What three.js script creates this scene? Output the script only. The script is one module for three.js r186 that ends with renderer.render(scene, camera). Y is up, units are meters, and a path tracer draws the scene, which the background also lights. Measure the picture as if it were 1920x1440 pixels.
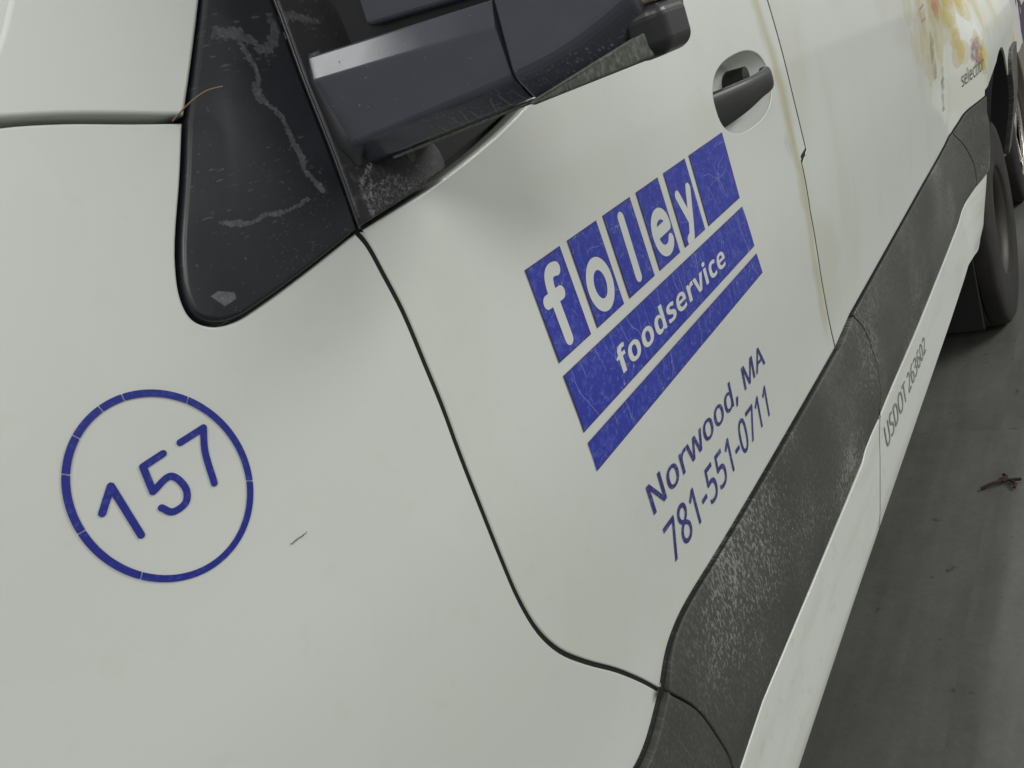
import * as THREE from 'three';
import { mergeGeometries } from 'three/addons/utils/BufferGeometryUtils.js';
import { RoundedBoxGeometry } from 'three/addons/geometries/RoundedBoxGeometry.js';
import { RectAreaLightUniformsLib } from 'three/addons/lights/RectAreaLightUniformsLib.js';

// x runs towards the van's rear, y up, z out of the van's left side; the flank lies near z = 0
const scene = new THREE.Scene();
const camera = new THREE.PerspectiveCamera(53.1, 4 / 3, 0.02, 80);
camera.position.set(-0.4801, 1.46, 0.38);
camera.up.set(0.47069, 0.87888, 0.07764);
camera.lookAt(-0.4801 + 0.70104, 1.46 - 0.31911, 0.38 - 0.63774);
camera.updateMatrixWorld();
const renderer = new THREE.WebGLRenderer({ antialias: true });
renderer.toneMapping = THREE.LinearToneMapping;
renderer.toneMappingExposure = 0.785;
renderer.shadowMap.enabled = true;
scene.background = new THREE.Color().setRGB(0.52, 0.525, 0.52);   // even grey fill light, added in place of the hall around the van
RectAreaLightUniformsLib.init();

// ---------- helpers ----------
let seed = 7;
const rnd = () => { seed = (seed * 1664525 + 1013904223) >>> 0; return seed / 4294967296; };
const ss = (a, b, x) => { const t = Math.min(1, Math.max(0, (x - a) / (b - a))); return t * t * (3 - 2 * t); };
const lerp = (a, b, t) => a + (b - a) * t;
const hash = (x, y) => { let h = (Math.imul(x, 374761393) + Math.imul(y, 668265263)) | 0; h = Math.imul(h ^ (h >>> 13), 1274126177); return ((h ^ (h >>> 16)) >>> 0) / 4294967296; };
const vnoise = (x, y) => {
  const xi = Math.floor(x), yi = Math.floor(y), u = x - xi, v = y - yi, a = u * u * (3 - 2 * u), b = v * v * (3 - 2 * v);
  return lerp(lerp(hash(xi, yi), hash(xi + 1, yi), a), lerp(hash(xi, yi + 1), hash(xi + 1, yi + 1), a), b);
};
const fbm = (x, y, o = 4) => { let s = 0, a = 0.5, n = 0; for (let i = 0; i < o; i++) { s += a * vnoise(x, y); n += a; x = x * 2.03 + 17.1; y = y * 2.03 + 9.7; a *= 0.5; } return s / n; };
const used = {};
const numbered = (n) => { const k = used[n] = (used[n] ?? -1) + 1; return k ? n + '_' + String(k).padStart(3, '0') : n; };
function group(name, parent, pos = [0, 0, 0]) { const g = new THREE.Group(); g.name = name; g.position.set(...pos); parent.add(g); return g; }
function mesh(name, geo, mat, parent) { const m = new THREE.Mesh(geo, mat); m.name = name; m.castShadow = m.receiveShadow = true; parent.add(m); return m; }
function texture(w, h, fn, srgb = true) {           // fn(u, v) -> [r, g, b] in 0..255, v upwards
  const d = new Uint8Array(w * h * 4);
  for (let j = 0; j < h; j++) for (let i = 0; i < w; i++) {
    const c = fn((i + 0.5) / w, (j + 0.5) / h), o = (j * w + i) * 4;
    d[o] = Math.max(0, Math.min(255, c[0])); d[o + 1] = Math.max(0, Math.min(255, c[1])); d[o + 2] = Math.max(0, Math.min(255, c[2])); d[o + 3] = c.length > 3 ? Math.max(0, Math.min(255, c[3])) : 255;
  }
  const t = new THREE.DataTexture(d, w, h); t.magFilter = t.minFilter = THREE.LinearFilter; if (srgb) t.colorSpace = THREE.SRGBColorSpace; t.needsUpdate = true; return t;
}
function canvas(w, h) { const c = document.createElement('canvas'); c.width = w; c.height = h; return c; }

// the flank of the van: barrel-sided, tucked in below, rounded towards the nose, swollen over the twin rear wheels
const flank = (x, y) => -0.038 * (1 - ss(0.817, 1.234, y)) - 0.33 * Math.max(0, y - 1.351) ** 2 - 0.38 * Math.max(0, -0.108 - x) ** 2
  + 0.08 * ss(0.38, 0.88, y) * (1 - ss(1.03, 1.38, y)) * ss(2.2, 2.5, x);
const normalOf = (f, x, y) => { const e = 1e-3; return new THREE.Vector3(-(f(x + e, y) - f(x - e, y)) / (2 * e), -(f(x, y + e) - f(x, y - e)) / (2 * e), 1).normalize(); };

// smooth open curve through points
const curve = (pts, n = 6) => { const c = new THREE.CatmullRomCurve3(pts.map(([x, y]) => new THREE.Vector3(x, y, 0)), false, 'centripetal'); return c.getPoints((pts.length - 1) * n).map((p) => [p.x, p.y]); };
function tidy(pts, step) {
  let p = pts.filter((a, i) => { const b = pts[(i + 1) % pts.length]; return Math.hypot(a[0] - b[0], a[1] - b[1]) > 1e-4; });
  let A = 0; p.forEach((a, i) => { const b = p[(i + 1) % p.length]; A += a[0] * b[1] - b[0] * a[1]; });
  if (A < 0) p = p.reverse();
  const out = [];
  p.forEach((a, i) => { const b = p[(i + 1) % p.length], n = Math.max(1, Math.ceil(Math.hypot(a[0] - b[0], a[1] - b[1]) / step)); for (let k = 0; k < n; k++) out.push([lerp(a[0], b[0], k / n), lerp(a[1], b[1], k / n)]); });
  return out;
}
const tidyOpen = (p, step = 0.02) => p.flatMap((a, i) => { const b = p[i + 1]; if (!b) return [a]; const n = Math.max(1, Math.ceil(Math.hypot(a[0] - b[0], a[1] - b[1]) / step)); return Array.from({ length: n }, (_, k) => [lerp(a[0], b[0], k / n), lerp(a[1], b[1], k / n)]); });
function outwards(p) {                                // unit outward normals and miter lengths of a counter-clockwise ring
  const n = p.length;
  return p.map((c, i) => {
    const a = p[(i + n - 1) % n], b = p[(i + 1) % n];
    let d1 = [c[1] - a[1], -(c[0] - a[0])], d2 = [b[1] - c[1], -(b[0] - c[0])];
    const l1 = Math.hypot(...d1), l2 = Math.hypot(...d2); d1 = d1.map((v) => v / l1); d2 = d2.map((v) => v / l2);
    let m = [d1[0] + d2[0], d1[1] + d2[1]]; const l = Math.hypot(...m) || 1; m = m.map((v) => v / l);
    return [m[0], m[1], Math.min(2, 1 / Math.max(0.3, m[0] * d1[0] + m[1] * d1[1]))];
  });
}
const inside = (p, x, y) => { let c = false; for (let i = 0, j = p.length - 1; i < p.length; j = i++) if ((p[i][1] > y) !== (p[j][1] > y) && x < (p[j][0] - p[i][0]) * (y - p[i][1]) / (p[j][1] - p[i][1]) + p[i][0]) c = !c; return c; };
function fill(ring, holes, step) {                    // even triangles over a ring with holes (Bowyer-Watson over edge and inner points)
  const pts = [...ring, ...holes.flat()].map((p, i) => [p[0] + (hash(i, 3) - 0.5) * 2e-7, p[1] + (hash(i, 5) - 0.5) * 2e-7]), edge = pts.slice(), xs = ring.map((p) => p[0]), ys = ring.map((p) => p[1]);
  const x0 = Math.min(...xs), x1 = Math.max(...xs), y0 = Math.min(...ys), y1 = Math.max(...ys);
  let row = 0;
  for (let y = y0 + step * 0.5; y < y1; y += step * 0.866, row++) for (let x = x0 + (row % 2 ? step * 0.5 : 0); x < x1; x += step) {
    const X = x + (hash(row, Math.round(x * 1e4)) - 0.5) * step * 0.04, Y = y + (hash(Math.round(x * 1e4), row) - 0.5) * step * 0.04;
    if (!inside(ring, X, Y) || holes.some((h) => inside(h, X, Y)) || edge.some((e) => (e[0] - X) ** 2 + (e[1] - Y) ** 2 < 1.5e-4)) continue;
    pts.push([X, Y]);
  }
  const M = 50, n = pts.length; pts.push([-M, -M], [M * 3, -M], [-M, M * 3]);
  const circ = (a, b, c) => { const [ax, ay] = pts[a], bx = pts[b][0] - ax, by = pts[b][1] - ay, cx = pts[c][0] - ax, cy = pts[c][1] - ay, d = 2 * (bx * cy - by * cx), ux = (cy * (bx * bx + by * by) - by * (cx * cx + cy * cy)) / d, uy = (bx * (cx * cx + cy * cy) - cx * (bx * bx + by * by)) / d; return { a, b, c, x: ax + ux, y: ay + uy, r: ux * ux + uy * uy }; };
  const order = pts.slice(0, n).map((_, i) => i).sort((i, j) => pts[i][0] - pts[j][0]);
  let open = [circ(n, n + 1, n + 2)]; const done = [];
  for (const i of order) {
    const [px, py] = pts[i], edges = new Map(), keep = [];
    for (const t of open) {
      const dx = px - t.x, dy = py - t.y;
      if (dx > 0 && dx * dx > t.r) { done.push(t); continue; }
      if (dx * dx + dy * dy > t.r) { keep.push(t); continue; }
      for (const [u, v] of [[t.a, t.b], [t.b, t.c], [t.c, t.a]]) { const k = Math.min(u, v) * 100000 + Math.max(u, v); edges.has(k) ? edges.set(k, null) : edges.set(k, [u, v]); }
    }
    for (const e of edges.values()) if (e) keep.push(circ(e[0], e[1], i));
    open = keep;
  }
  const out = [];
  for (const t of [...done, ...open]) {
    if (t.a >= n || t.b >= n || t.c >= n) continue;
    const A = pts[t.a], B = pts[t.b], C = pts[t.c], gx = (A[0] + B[0] + C[0]) / 3, gy = (A[1] + B[1] + C[1]) / 3;
    if (Math.abs((B[0] - A[0]) * (C[1] - A[1]) - (B[1] - A[1]) * (C[0] - A[0])) < 1e-9) continue;
    if (inside(ring, gx, gy) && !holes.some((h) => inside(h, gx, gy))) out.push([A, B, C]);
  }
  return out;
}
// sheet-metal panel following a surface, with rolled edges and returns behind them
function panelGeo(pts, { f = flank, off = 0, r = 0.003, depth = 0.02, gap = 0.002, holes = [], max = 0.05, box }) {
  const pos = [], nor = [], uv = [];
  const [bx, by, bw, bh] = box ?? [0, 0, 1, 1];
  const put = (x, y, z, n) => { pos.push(x, y, z); nor.push(n.x, n.y, n.z); uv.push((x - bx) / bw, (y - by) / bh); };
  const ringOf = (p0, inset, sign) => {
    const p = tidy(p0, 0.015), o = outwards(p);
    return { p, o, at: (d) => p.map((c, i) => [c[0] - sign * o[i][0] * o[i][2] * d, c[1] - sign * o[i][1] * o[i][2] * d]), sign };
  };
  const main = ringOf(pts, gap, 1), hs = holes.map((h) => ringOf(h, 0, -1));
  const lip = (R, g) => {
    const rows = [[g, -depth, 0]];
    for (let k = 0; k <= 5; k++) { const th = (k / 5) * Math.PI / 2; rows.push([g + r * (1 - Math.cos(th)), -r * (1 - Math.sin(th)), th]); }
    const rings = rows.map(([d, z, th]) => ({ pts: R.at(d), z, th }));
    const n = R.p.length;
    const vert = (k, i) => {
      const q = rings[k].pts[i], N = normalOf(f, q[0], q[1]), th = rings[k].th, o = R.o[i];
      return [q[0], q[1], f(q[0], q[1]) + off + rings[k].z, new THREE.Vector3(R.sign * o[0] * Math.cos(th), R.sign * o[1] * Math.cos(th), 0).addScaledVector(N, Math.sin(th)).normalize()];
    };
    for (let k = 0; k + 1 < rings.length; k++) for (let i = 0; i < n; i++) {
      const j = (i + 1) % n, A = vert(k, i), B = vert(k, j), C = vert(k + 1, j), D = vert(k + 1, i);
      const seq = R.sign > 0 ? [A, B, C, A, C, D] : [A, C, B, A, D, C];
      seq.forEach((v) => put(...v));
    }
    return rings[rings.length - 1].pts;
  };
  const cap = lip(main, gap), caps = hs.map((h) => lip(h, 0));
  for (const t of fill(cap, caps, max)) {
    const ccw = (t[1][0] - t[0][0]) * (t[2][1] - t[0][1]) - (t[1][1] - t[0][1]) * (t[2][0] - t[0][0]) > 0;
    for (const [x, y] of ccw ? t : [t[0], t[2], t[1]]) put(x, y, f(x, y) + off, normalOf(f, x, y));
  }
  const g = new THREE.BufferGeometry();
  g.setAttribute('position', new THREE.Float32BufferAttribute(pos, 3)); g.setAttribute('normal', new THREE.Float32BufferAttribute(nor, 3)); g.setAttribute('uv', new THREE.Float32BufferAttribute(uv, 2));
  return g;
}
const panel = (name, pts, mat, parent, opt = {}) => mesh(name, panelGeo(pts, opt), mat, parent);
// thin vinyl laid on the flank between four corners (top left, top right, bottom left, bottom right)
function decalGeo(c, nu, nv, uvBox, off = 0.0006) {
  const g = new THREE.PlaneGeometry(1, 1, nu, nv), p = g.attributes.position, n = g.attributes.normal, t = g.attributes.uv;
  for (let i = 0; i < p.count; i++) {
    const u = p.getX(i) + 0.5, v = 0.5 - p.getY(i);
    const x = lerp(lerp(c[0][0], c[1][0], u), lerp(c[2][0], c[3][0], u), v), y = lerp(lerp(c[0][1], c[1][1], u), lerp(c[2][1], c[3][1], u), v), N = normalOf(flank, x, y);
    p.setXYZ(i, x, y, flank(x, y) + off); n.setXYZ(i, N.x, N.y, N.z);
    if (uvBox) t.setXY(i, (x - uvBox[0]) / uvBox[2], (y - uvBox[1]) / uvBox[3]);
  }
  return g;
}
function ribbon(name, pts, w, off, mat, parent, f = flank) {   // dark strip laid along a gap or joint to blacken it
  const p = pts, pos = [], idx = [];
  p.forEach((c, i) => { const a = p[Math.max(0, i - 1)], b = p[Math.min(p.length - 1, i + 1)], l = Math.hypot(b[0] - a[0], b[1] - a[1]) || 1, nx = -(b[1] - a[1]) / l, ny = (b[0] - a[0]) / l; for (const k of [-0.5, 0.5]) pos.push(c[0] + nx * w * k, c[1] + ny * w * k, f(c[0], c[1]) + off); });
  for (let i = 0; i + 1 < p.length; i++) idx.push(2 * i, 2 * i + 2, 2 * i + 1, 2 * i + 1, 2 * i + 2, 2 * i + 3);
  const g = new THREE.BufferGeometry(); g.setAttribute('position', new THREE.Float32BufferAttribute(pos, 3)); g.setIndex(idx); g.computeVertexNormals(); return mesh(name, g, mat, parent);
}
function extrude(points, z0, z1, bevel, steps = 1) {      // section in x-y, run along z
  const s = new THREE.Shape(points.map(([x, y]) => new THREE.Vector2(x, y)));
  const g = new THREE.ExtrudeGeometry(s, { depth: z1 - z0 - 2 * bevel, bevelEnabled: bevel > 0, bevelSize: bevel, bevelThickness: bevel, bevelOffset: -bevel, bevelSegments: 4, curveSegments: 8, steps });
  g.translate(0, 0, z0 + bevel); return g;
}
function rounded(pts, r, n = 5) {                     // polygon with rounded corners; r may be one number or one for each corner
  const out = [], N = pts.length;
  pts.forEach((c, i) => {
    const a = pts[(i + N - 1) % N], b = pts[(i + 1) % N], R = Array.isArray(r) ? r[i] : r;
    const la = Math.hypot(a[0] - c[0], a[1] - c[1]), lb = Math.hypot(b[0] - c[0], b[1] - c[1]), d = Math.min(R, la * 0.45, lb * 0.45);
    if (d < 1e-5) { out.push(c); return; }
    const p = [c[0] + (a[0] - c[0]) / la * d, c[1] + (a[1] - c[1]) / la * d], q = [c[0] + (b[0] - c[0]) / lb * d, c[1] + (b[1] - c[1]) / lb * d];
    for (let k = 0; k <= n; k++) { const t = k / n, s = 1 - t; out.push([s * s * p[0] + 2 * s * t * c[0] + t * t * q[0], s * s * p[1] + 2 * s * t * c[1] + t * t * q[1]]); }
  });
  return out;
}

// ---------- light: tubes and panels under the hall's ceiling ----------
const lampMetal = new THREE.MeshStandardMaterial({ color: 0xd8d8d4, roughness: 0.6 });
function ceilingLamp(label, [x, y, z], w, l, power, color, aim) {
  const g = group(numbered('ceiling_lamp'), scene, [x, y, z]);
  g.userData = { label, category: 'lamp', group: 'ceiling lamps over the van' };
  if (aim) g.lookAt(...aim); else g.rotation.x = Math.PI / 2;   // +z of the group faces the aim, or straight down
  const housing = new RoundedBoxGeometry(w + 0.06, l + 0.06, 0.08, 2, 0.01); housing.translate(0, 0, -0.045); mesh('housing', housing, lampMetal, g);
  const diff = new THREE.PlaneGeometry(w, l); diff.translate(0, 0, 0.002);
  const c = new THREE.Color(color);
  mesh('diffuser', diff, new THREE.MeshStandardMaterial({ color: 0xffffff, emissive: c, emissiveIntensity: Math.min(power, 9), roughness: 0.8 }), g);
  const a = new THREE.RectAreaLight(c, power, w, l); a.name = 'lamp_light'; a.position.set(0, 0, 0.01); a.rotation.y = Math.PI; g.add(a);
}
ceilingLamp('small white ceiling lamp hung over the van nose', [-1.95, 3.6, -0.65], 0.6, 0.85, 5.5, 0xffffff);
ceilingLamp('long white ceiling lamp hung ahead of the van, beside its nose', [-2.2, 3.6, 1.5], 0.6, 1.2, 7, 0xfffffc, [-0.6, 0.9, 0.2]);
ceilingLamp('wide white ceiling lamp hung well out from the front fender', [-1.7, 3.6, 3.7], 2.4, 1.4, 5, 0xfffffc);
ceilingLamp('added wide white fill lamp hung well out from the rear wheels', [4.4, 3.6, 4.2], 3.6, 2.0, 11, 0xfffffc);  // fill light added to lift the door and rear side
ceilingLamp('thin white tube lamp hung over the near edge of the van roof', [2.4, 4.2, -0.13], 5.0, 0.05, 70, 0xfffffc);

// ---------- floor ----------
const floorTex = texture(1024, 1024, (u, v) => {
  const x = u * 10, y = v * 10, a = fbm(x * 1.3, y * 1.3, 5), b = fbm(x * 9 + 40, y * 9, 4), c = vnoise(u * 1024, v * 1024);
  const st = fbm(x * 1.1 + 7, y * 14, 4), k = 84 + (a - 0.5) * 20 + (b - 0.5) * 8 + (st - 0.5) * 14 + (c - 0.5) * 10, spot = -ss(0.79, 0.84, fbm(x * 13 + 90, y * 13 + 3, 4)) * 24;
  return [k + spot, k + spot, k + spot - 4];
});
floorTex.wrapS = floorTex.wrapT = THREE.RepeatWrapping;
const floorMat = new THREE.MeshStandardMaterial({ map: floorTex, roughness: 0.62, bumpMap: floorTex, bumpScale: 0.0015 });
const floorGeo = new THREE.PlaneGeometry(40, 40); floorGeo.rotateX(-Math.PI / 2);
for (let i = 0; i < 4; i++) floorGeo.attributes.uv.setXY(i, floorGeo.attributes.uv.getX(i) * 10, floorGeo.attributes.uv.getY(i) * 10);
const floor = mesh('floor', floorGeo, floorMat, scene); floor.userData.kind = 'structure'; floor.userData.label = 'grey concrete floor with stains'; floor.position.set(2, 0, 0);

// ---------- materials ----------
const WHITE = [211, 215, 208];                        // off-white enamel
function paintTexture(w, h, box, extra) {
  const [bx, by, bw, bh] = box;
  return texture(w, h, (u, v) => {
    const x = bx + u * bw, y = by + v * bh, m = fbm(x * 9 + 5, y * 9 + 5, 4) - 0.5, d = fbm(x * 60, y * 60, 3), k = m * 3 - ss(0.72, 0.85, d) * 2;
    let c = [WHITE[0] + k, WHITE[1] + k, WHITE[2] + k * 1.3];
    if (extra) c = extra(x, y, c);
    return c;
  });
}
const paintLook = { roughness: 0.5, clearcoat: 0.5, clearcoatRoughness: 0.1 };
const paint = (map) => new THREE.MeshPhysicalMaterial({ map, ...paintLook });
const whitePaint = new THREE.MeshPhysicalMaterial({ color: new THREE.Color(`rgb(${WHITE})`), ...paintLook });
const innerMetal = new THREE.MeshStandardMaterial({ color: 0x8c8d8a, roughness: 0.7 });   // grey primed sheet metal behind the outer panels
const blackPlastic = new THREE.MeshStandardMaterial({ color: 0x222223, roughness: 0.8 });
const glass = new THREE.MeshPhysicalMaterial({ color: 0x0d1012, roughness: 0.06, clearcoat: 1, clearcoatRoughness: 0.03 });
const cladTexture = (box, w, h) => texture(w, h, (u, v) => {
  const x = box[0] + u * box[2], y = box[1] + v * box[3];
  const big = fbm(x * 7, y * 7, 4), a = fbm(x * 420, y * 190, 4), g = fbm(x * 700, y * 420, 2), s = ss(0.48, 0.72, a * 0.75 + g * 0.25 + (big - 0.5) * 0.3) * (0.25 + 0.75 * ss(0.35, 0.65, fbm(x * 3.1 + 4, y * 6, 3)));
  const scr = ss(0.8, 0.84, fbm(x * 900 + y * 300, y * 40 + x * 60, 2)) * 40;
  const k = 70 + (big - 0.5) * 20 + s * 58 + (g - 0.5) * 18 + scr * 0.5;
  return [k, k, k - 3];
});
function cladMat(box, w, h) { const t = cladTexture(box, w, h); return new THREE.MeshStandardMaterial({ map: t, roughness: 0.68, bumpMap: t, bumpScale: 0.0006 }); }

// ---------- the van ----------
const van = group('delivery_van', scene);
van.userData = { label: 'white delivery van with blue decals, black door mirror and scuffed grey side mouldings', category: 'van' };

// door outline pieces
const seam = curve([[-0.143, 1.425], [-0.139, 1.414], [-0.137, 1.392], [-0.135, 1.364], [-0.136, 1.324], [-0.137, 1.292], [-0.14, 1.255], [-0.142, 1.213], [-0.142, 1.165], [-0.139, 1.121], [-0.13, 1.081], [-0.113, 1.044], [-0.084, 1.003], [-0.043, 0.952], [-0.007, 0.901], [0.014, 0.867]], 4);
const seamLow = curve([[0.014, 0.867], [0.048, 0.809], [0.066, 0.747], [0.079, 0.682], [0.084, 0.655]], 4);
const cladTopDoor = curve([[0.014, 0.872], [0.044, 0.895], [0.076, 0.905], [0.11, 0.907], [0.192, 0.903], [0.309, 0.899], [0.559, 0.894], [0.783, 0.891]], 4);
const doorRear = [[0.783, 0.891], [0.746, 1.036], [0.728, 1.148], [0.730, 1.228], [0.764, 1.24], [0.763, 1.32], [0.763, 1.42], [0.768, 1.56]];
const doorTop = curve([[0.768, 1.56], [0.45, 1.555], [0.25, 1.51], [0.087, 1.457], [-0.045, 1.433], [-0.143, 1.425]], 5);
const handleHole = []; for (let i = 0; i < 48; i++) { const t = (i / 48) * Math.PI * 2, c = Math.cos(t), s = Math.sin(t); handleHole.push([0.574 + 0.108 * Math.sign(c) * Math.abs(c) ** 0.82, 1.368 + 0.047 * Math.sign(s) * Math.abs(s) ** 0.82]); }
const doorBox = [-0.16, 0.86, 0.96, 0.72];
const doorTex = paintTexture(1280, 960, doorBox, (x, y, c) => {
  // tan drip stain along the shut edge and a dirty smudge below the handle
  const cx = y > 1.27 ? 0.718 : y > 1.1 ? lerp(0.712, 0.718, (y - 1.1) / 0.17) : lerp(0.752, 0.712, (y - 0.93) / 0.17);
  const wob = (fbm(x * 12, y * 16, 3) - 0.5) * 0.035, w = y > 1.28 ? 0.027 : 0.022, d = Math.abs(x - cx - wob);
  let s = (1 - ss(w * 0.1, w * 1.15, d)) * ss(0.9, 1.0, y) * (0.25 + 0.75 * fbm(x * 60, y * 10, 4));
  const grime = ss(0.52, 0.72, fbm(x * 7 + 31, y * 7, 4)) * 0.05;
  const sm = (1 - ss(0.006, 0.02, Math.hypot(x - 0.69, (y - 1.265) * 0.8))) * 0.5 * fbm(x * 90, y * 90, 3);
  return [lerp(c[0], 176, s * 0.75 + grime) - sm * 60, lerp(c[1], 168, s * 0.75 + grime) - sm * 62, lerp(c[2], 128, s * 0.75 + grime) - sm * 70];
});
const door = panel('front_door', [...seam, ...cladTopDoor, ...doorRear, ...doorTop], paint(doorTex), van, { holes: [handleHole], box: doorBox, gap: 0.0024, r: 0.0016, depth: 0.022 });

// fender, falling away to a steep nose, with the front wheel arch cut out of it
const archCut = []; for (let i = 0; i <= 24; i++) { const t = lerp(0.02, 0.86, i / 24) * Math.PI; archCut.push([-0.42 + 0.47 * Math.cos(t), 0.4 + 0.47 * Math.sin(t)]); }
const fenderTop = curve([[-0.9, 1.08], [-0.62, 1.29], [-0.42, 1.445], [-0.31, 1.538], [-0.298, 1.5375], [-0.272, 1.532], [-0.242, 1.5235], [-0.213, 1.516]], 4);
const triLeft = curve([[-0.213, 1.516], [-0.231, 1.489], [-0.256, 1.452], [-0.265, 1.431], [-0.265, 1.42], [-0.258, 1.413], [-0.246, 1.41], [-0.231, 1.411], [-0.196, 1.416], [-0.143, 1.425]], 5);
const cladFrontTop = curve([[0.014, 0.872], [-0.033, 0.85], [-0.065, 0.846], [-0.12, 0.86]], 3);
const fenderBox = [-0.95, 0.4, 1.0, 1.2];
const fenderTex = paintTexture(1024, 1024, fenderBox);
panel('front_fender', [...triLeft, ...seam, ...cladFrontTop, [-0.16, 0.84], ...archCut.filter((p) => p[0] < -0.16), [-0.93, 0.62], ...fenderTop], paint(fenderTex), van, { box: fenderBox, gap: 0.0018, r: 0.0016, depth: 0.022 });

// hood: the strip of its side above the fender seam, and the top running across the nose
const hoodF = (x, y) => flank(x, y) + 0.0005 - 0.4 * Math.max(0, y - 1.53) ** 2;
panel('hood_side', [[-0.2125, 1.5175], [-0.165, 1.575], [-0.1, 1.66], [-0.185, 1.69], ...curve([[-0.2, 1.664], [-0.263, 1.591], [-0.276, 1.576], [-0.312, 1.541]], 3), ...curve([[-0.298, 1.5395], [-0.272, 1.534], [-0.242, 1.526], [-0.2125, 1.5175]], 3)], whitePaint, van, { f: hoodF, gap: 0.0008, r: 0.0024, depth: 0.02 });
{
  const crown = curve([[-0.9, 1.08], [-0.62, 1.29], [-0.42, 1.445], [-0.31, 1.536], [-0.276, 1.57], [-0.2, 1.63], [-0.1, 1.66]], 4), pos = [], idx = [], uv = [], n = 16;
  crown.forEach(([x, y], i) => { for (let k = 0; k <= n; k++) { const t = k / n, z0 = flank(x, y) - 0.03; pos.push(x - 0.16 * Math.sin(t * Math.PI / 2) ** 1.2 * (0.5 + 0.5 * Math.min(1, Math.max(0, -x))), y + 0.05 * Math.sin(t * Math.PI / 2), lerp(z0, -0.98, t)); uv.push(x, t); } });
  for (let i = 0; i + 1 < crown.length; i++) for (let k = 0; k < n; k++) { const a = i * (n + 1) + k; idx.push(a, a + n + 1, a + 1, a + 1, a + n + 1, a + n + 2); }
  const g = new THREE.BufferGeometry(); g.setAttribute('position', new THREE.Float32BufferAttribute(pos, 3)); g.setAttribute('uv', new THREE.Float32BufferAttribute(uv, 2)); g.setIndex(idx); g.computeVertexNormals();
  mesh('hood', g, whitePaint, van);
}

// mouldings and sill
const cladF = (x, y) => flank(x, y) + 0.012 - 0.01 * ss(0.72, 0.655, y) - 0.006 * ss(0.86, 0.91, y);
const splitA = curve([[0.896, 0.9], [0.92, 0.873], [0.943, 0.84], [0.958, 0.8], [0.961, 0.761], [0.95, 0.708], [0.934, 0.664]], 4);
const doorClad = [0.0, 0.6, 1.0, 0.34];
const sillTopFront = [[0.934, 0.664], [0.861, 0.668], [0.81, 0.668], [0.775, 0.66], [0.63, 0.662], [0.432, 0.666], [0.193, 0.672], [0.084, 0.664]];
panel('door_moulding', [...seamLow, ...sillTopFront.slice().reverse().slice(1), ...splitA.slice().reverse(), [0.783, 0.889], ...cladTopDoor.slice().reverse()], cladMat(doorClad, 1600, 544), van, { f: cladF, box: doorClad, gap: 0.0012, r: 0.002, depth: 0.024 });
const frontClad = [-0.24, 0.36, 0.34, 0.52];
const archLip = archCut.filter((p) => p[0] < 0.1 && p[0] > -0.2 && p[1] > 0.36);
panel('arch_moulding', [...seamLow, [0.072, 0.6], [0.065, 0.5], ...archLip, [-0.16, 0.84], ...cladFrontTop.slice().reverse()], cladMat(frontClad, 640, 980), van, { f: cladF, box: frontClad, gap: 0.0012, r: 0.002, depth: 0.024 });
const rearTop = curve([[0.896, 0.902], [1.174, 0.902], [1.643, 0.902], [2.116, 0.902], [2.24, 0.908]], 3), rearTop2 = curve([[2.24, 0.908], [2.285, 0.922], [2.328, 0.941], [2.392, 0.949], [2.455, 0.953]], 4);
const splitB = curve([[2.24, 0.908], [2.3, 0.84], [2.335, 0.77], [2.345, 0.7]], 4);
const sillTopRear = curve([[0.934, 0.664], [1.021, 0.664], [1.334, 0.655], [1.67, 0.653], [1.971, 0.653], [2.2, 0.66], [2.345, 0.7]], 4);
const sideClad = [0.85, 0.6, 1.65, 0.4];
panel('side_moulding', [...splitA, ...sillTopRear, ...splitB.slice().reverse(), ...rearTop.slice().reverse()], cladMat(sideClad, 1800, 460), van, { f: cladF, box: sideClad, gap: 0.0014, r: 0.002, depth: 0.024 });
panel('side_moulding', [...splitB, ...curve([[2.345, 0.7], [2.4, 0.71], [2.447, 0.72]], 3), ...curve([[2.447, 0.72], [2.445, 0.8], [2.452, 0.9], [2.455, 0.953]], 3), ...rearTop2.slice().reverse()], cladMat(sideClad, 600, 160), van, { f: cladF, box: sideClad, gap: 0.0014, r: 0.002, depth: 0.05 });
const sillF = (x, y) => flank(x, y) + 0.004 - 0.006 * ss(0.53, 0.49, y);
const sillSeam = [[0.934, 0.664], [0.905, 0.64], [0.877, 0.606], [0.803, 0.532], [0.76, 0.504]];
const sillTex = paintTexture(1400, 256, [0.05, 0.45, 2.5, 0.3], (x, y, c) => { const g = ss(0.45, 0.8, fbm(x * 5, y * 30, 4)) * 0.1 + ss(0.7, 0.85, fbm(x * 60, y * 60, 3)) * 0.1; return [lerp(c[0], 150, g), lerp(c[1], 145, g), lerp(c[2], 125, g)]; });
const sillPaint = paint(sillTex), sillBox = [0.05, 0.45, 2.5, 0.3];
const gapShade = new THREE.MeshStandardMaterial({ color: 0x141414, roughness: 0.9 });  // flat dark tone for painted gap shade and joints
panel('sill', [...sillSeam, [0.562, 0.509], [0.233, 0.507], [0.07, 0.507], [0.084, 0.66], ...sillTopFront.slice().reverse().slice(1)], sillPaint, van, { f: sillF, box: sillBox, gap: 0.0004, r: 0.0022, depth: 0.05 });
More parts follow.
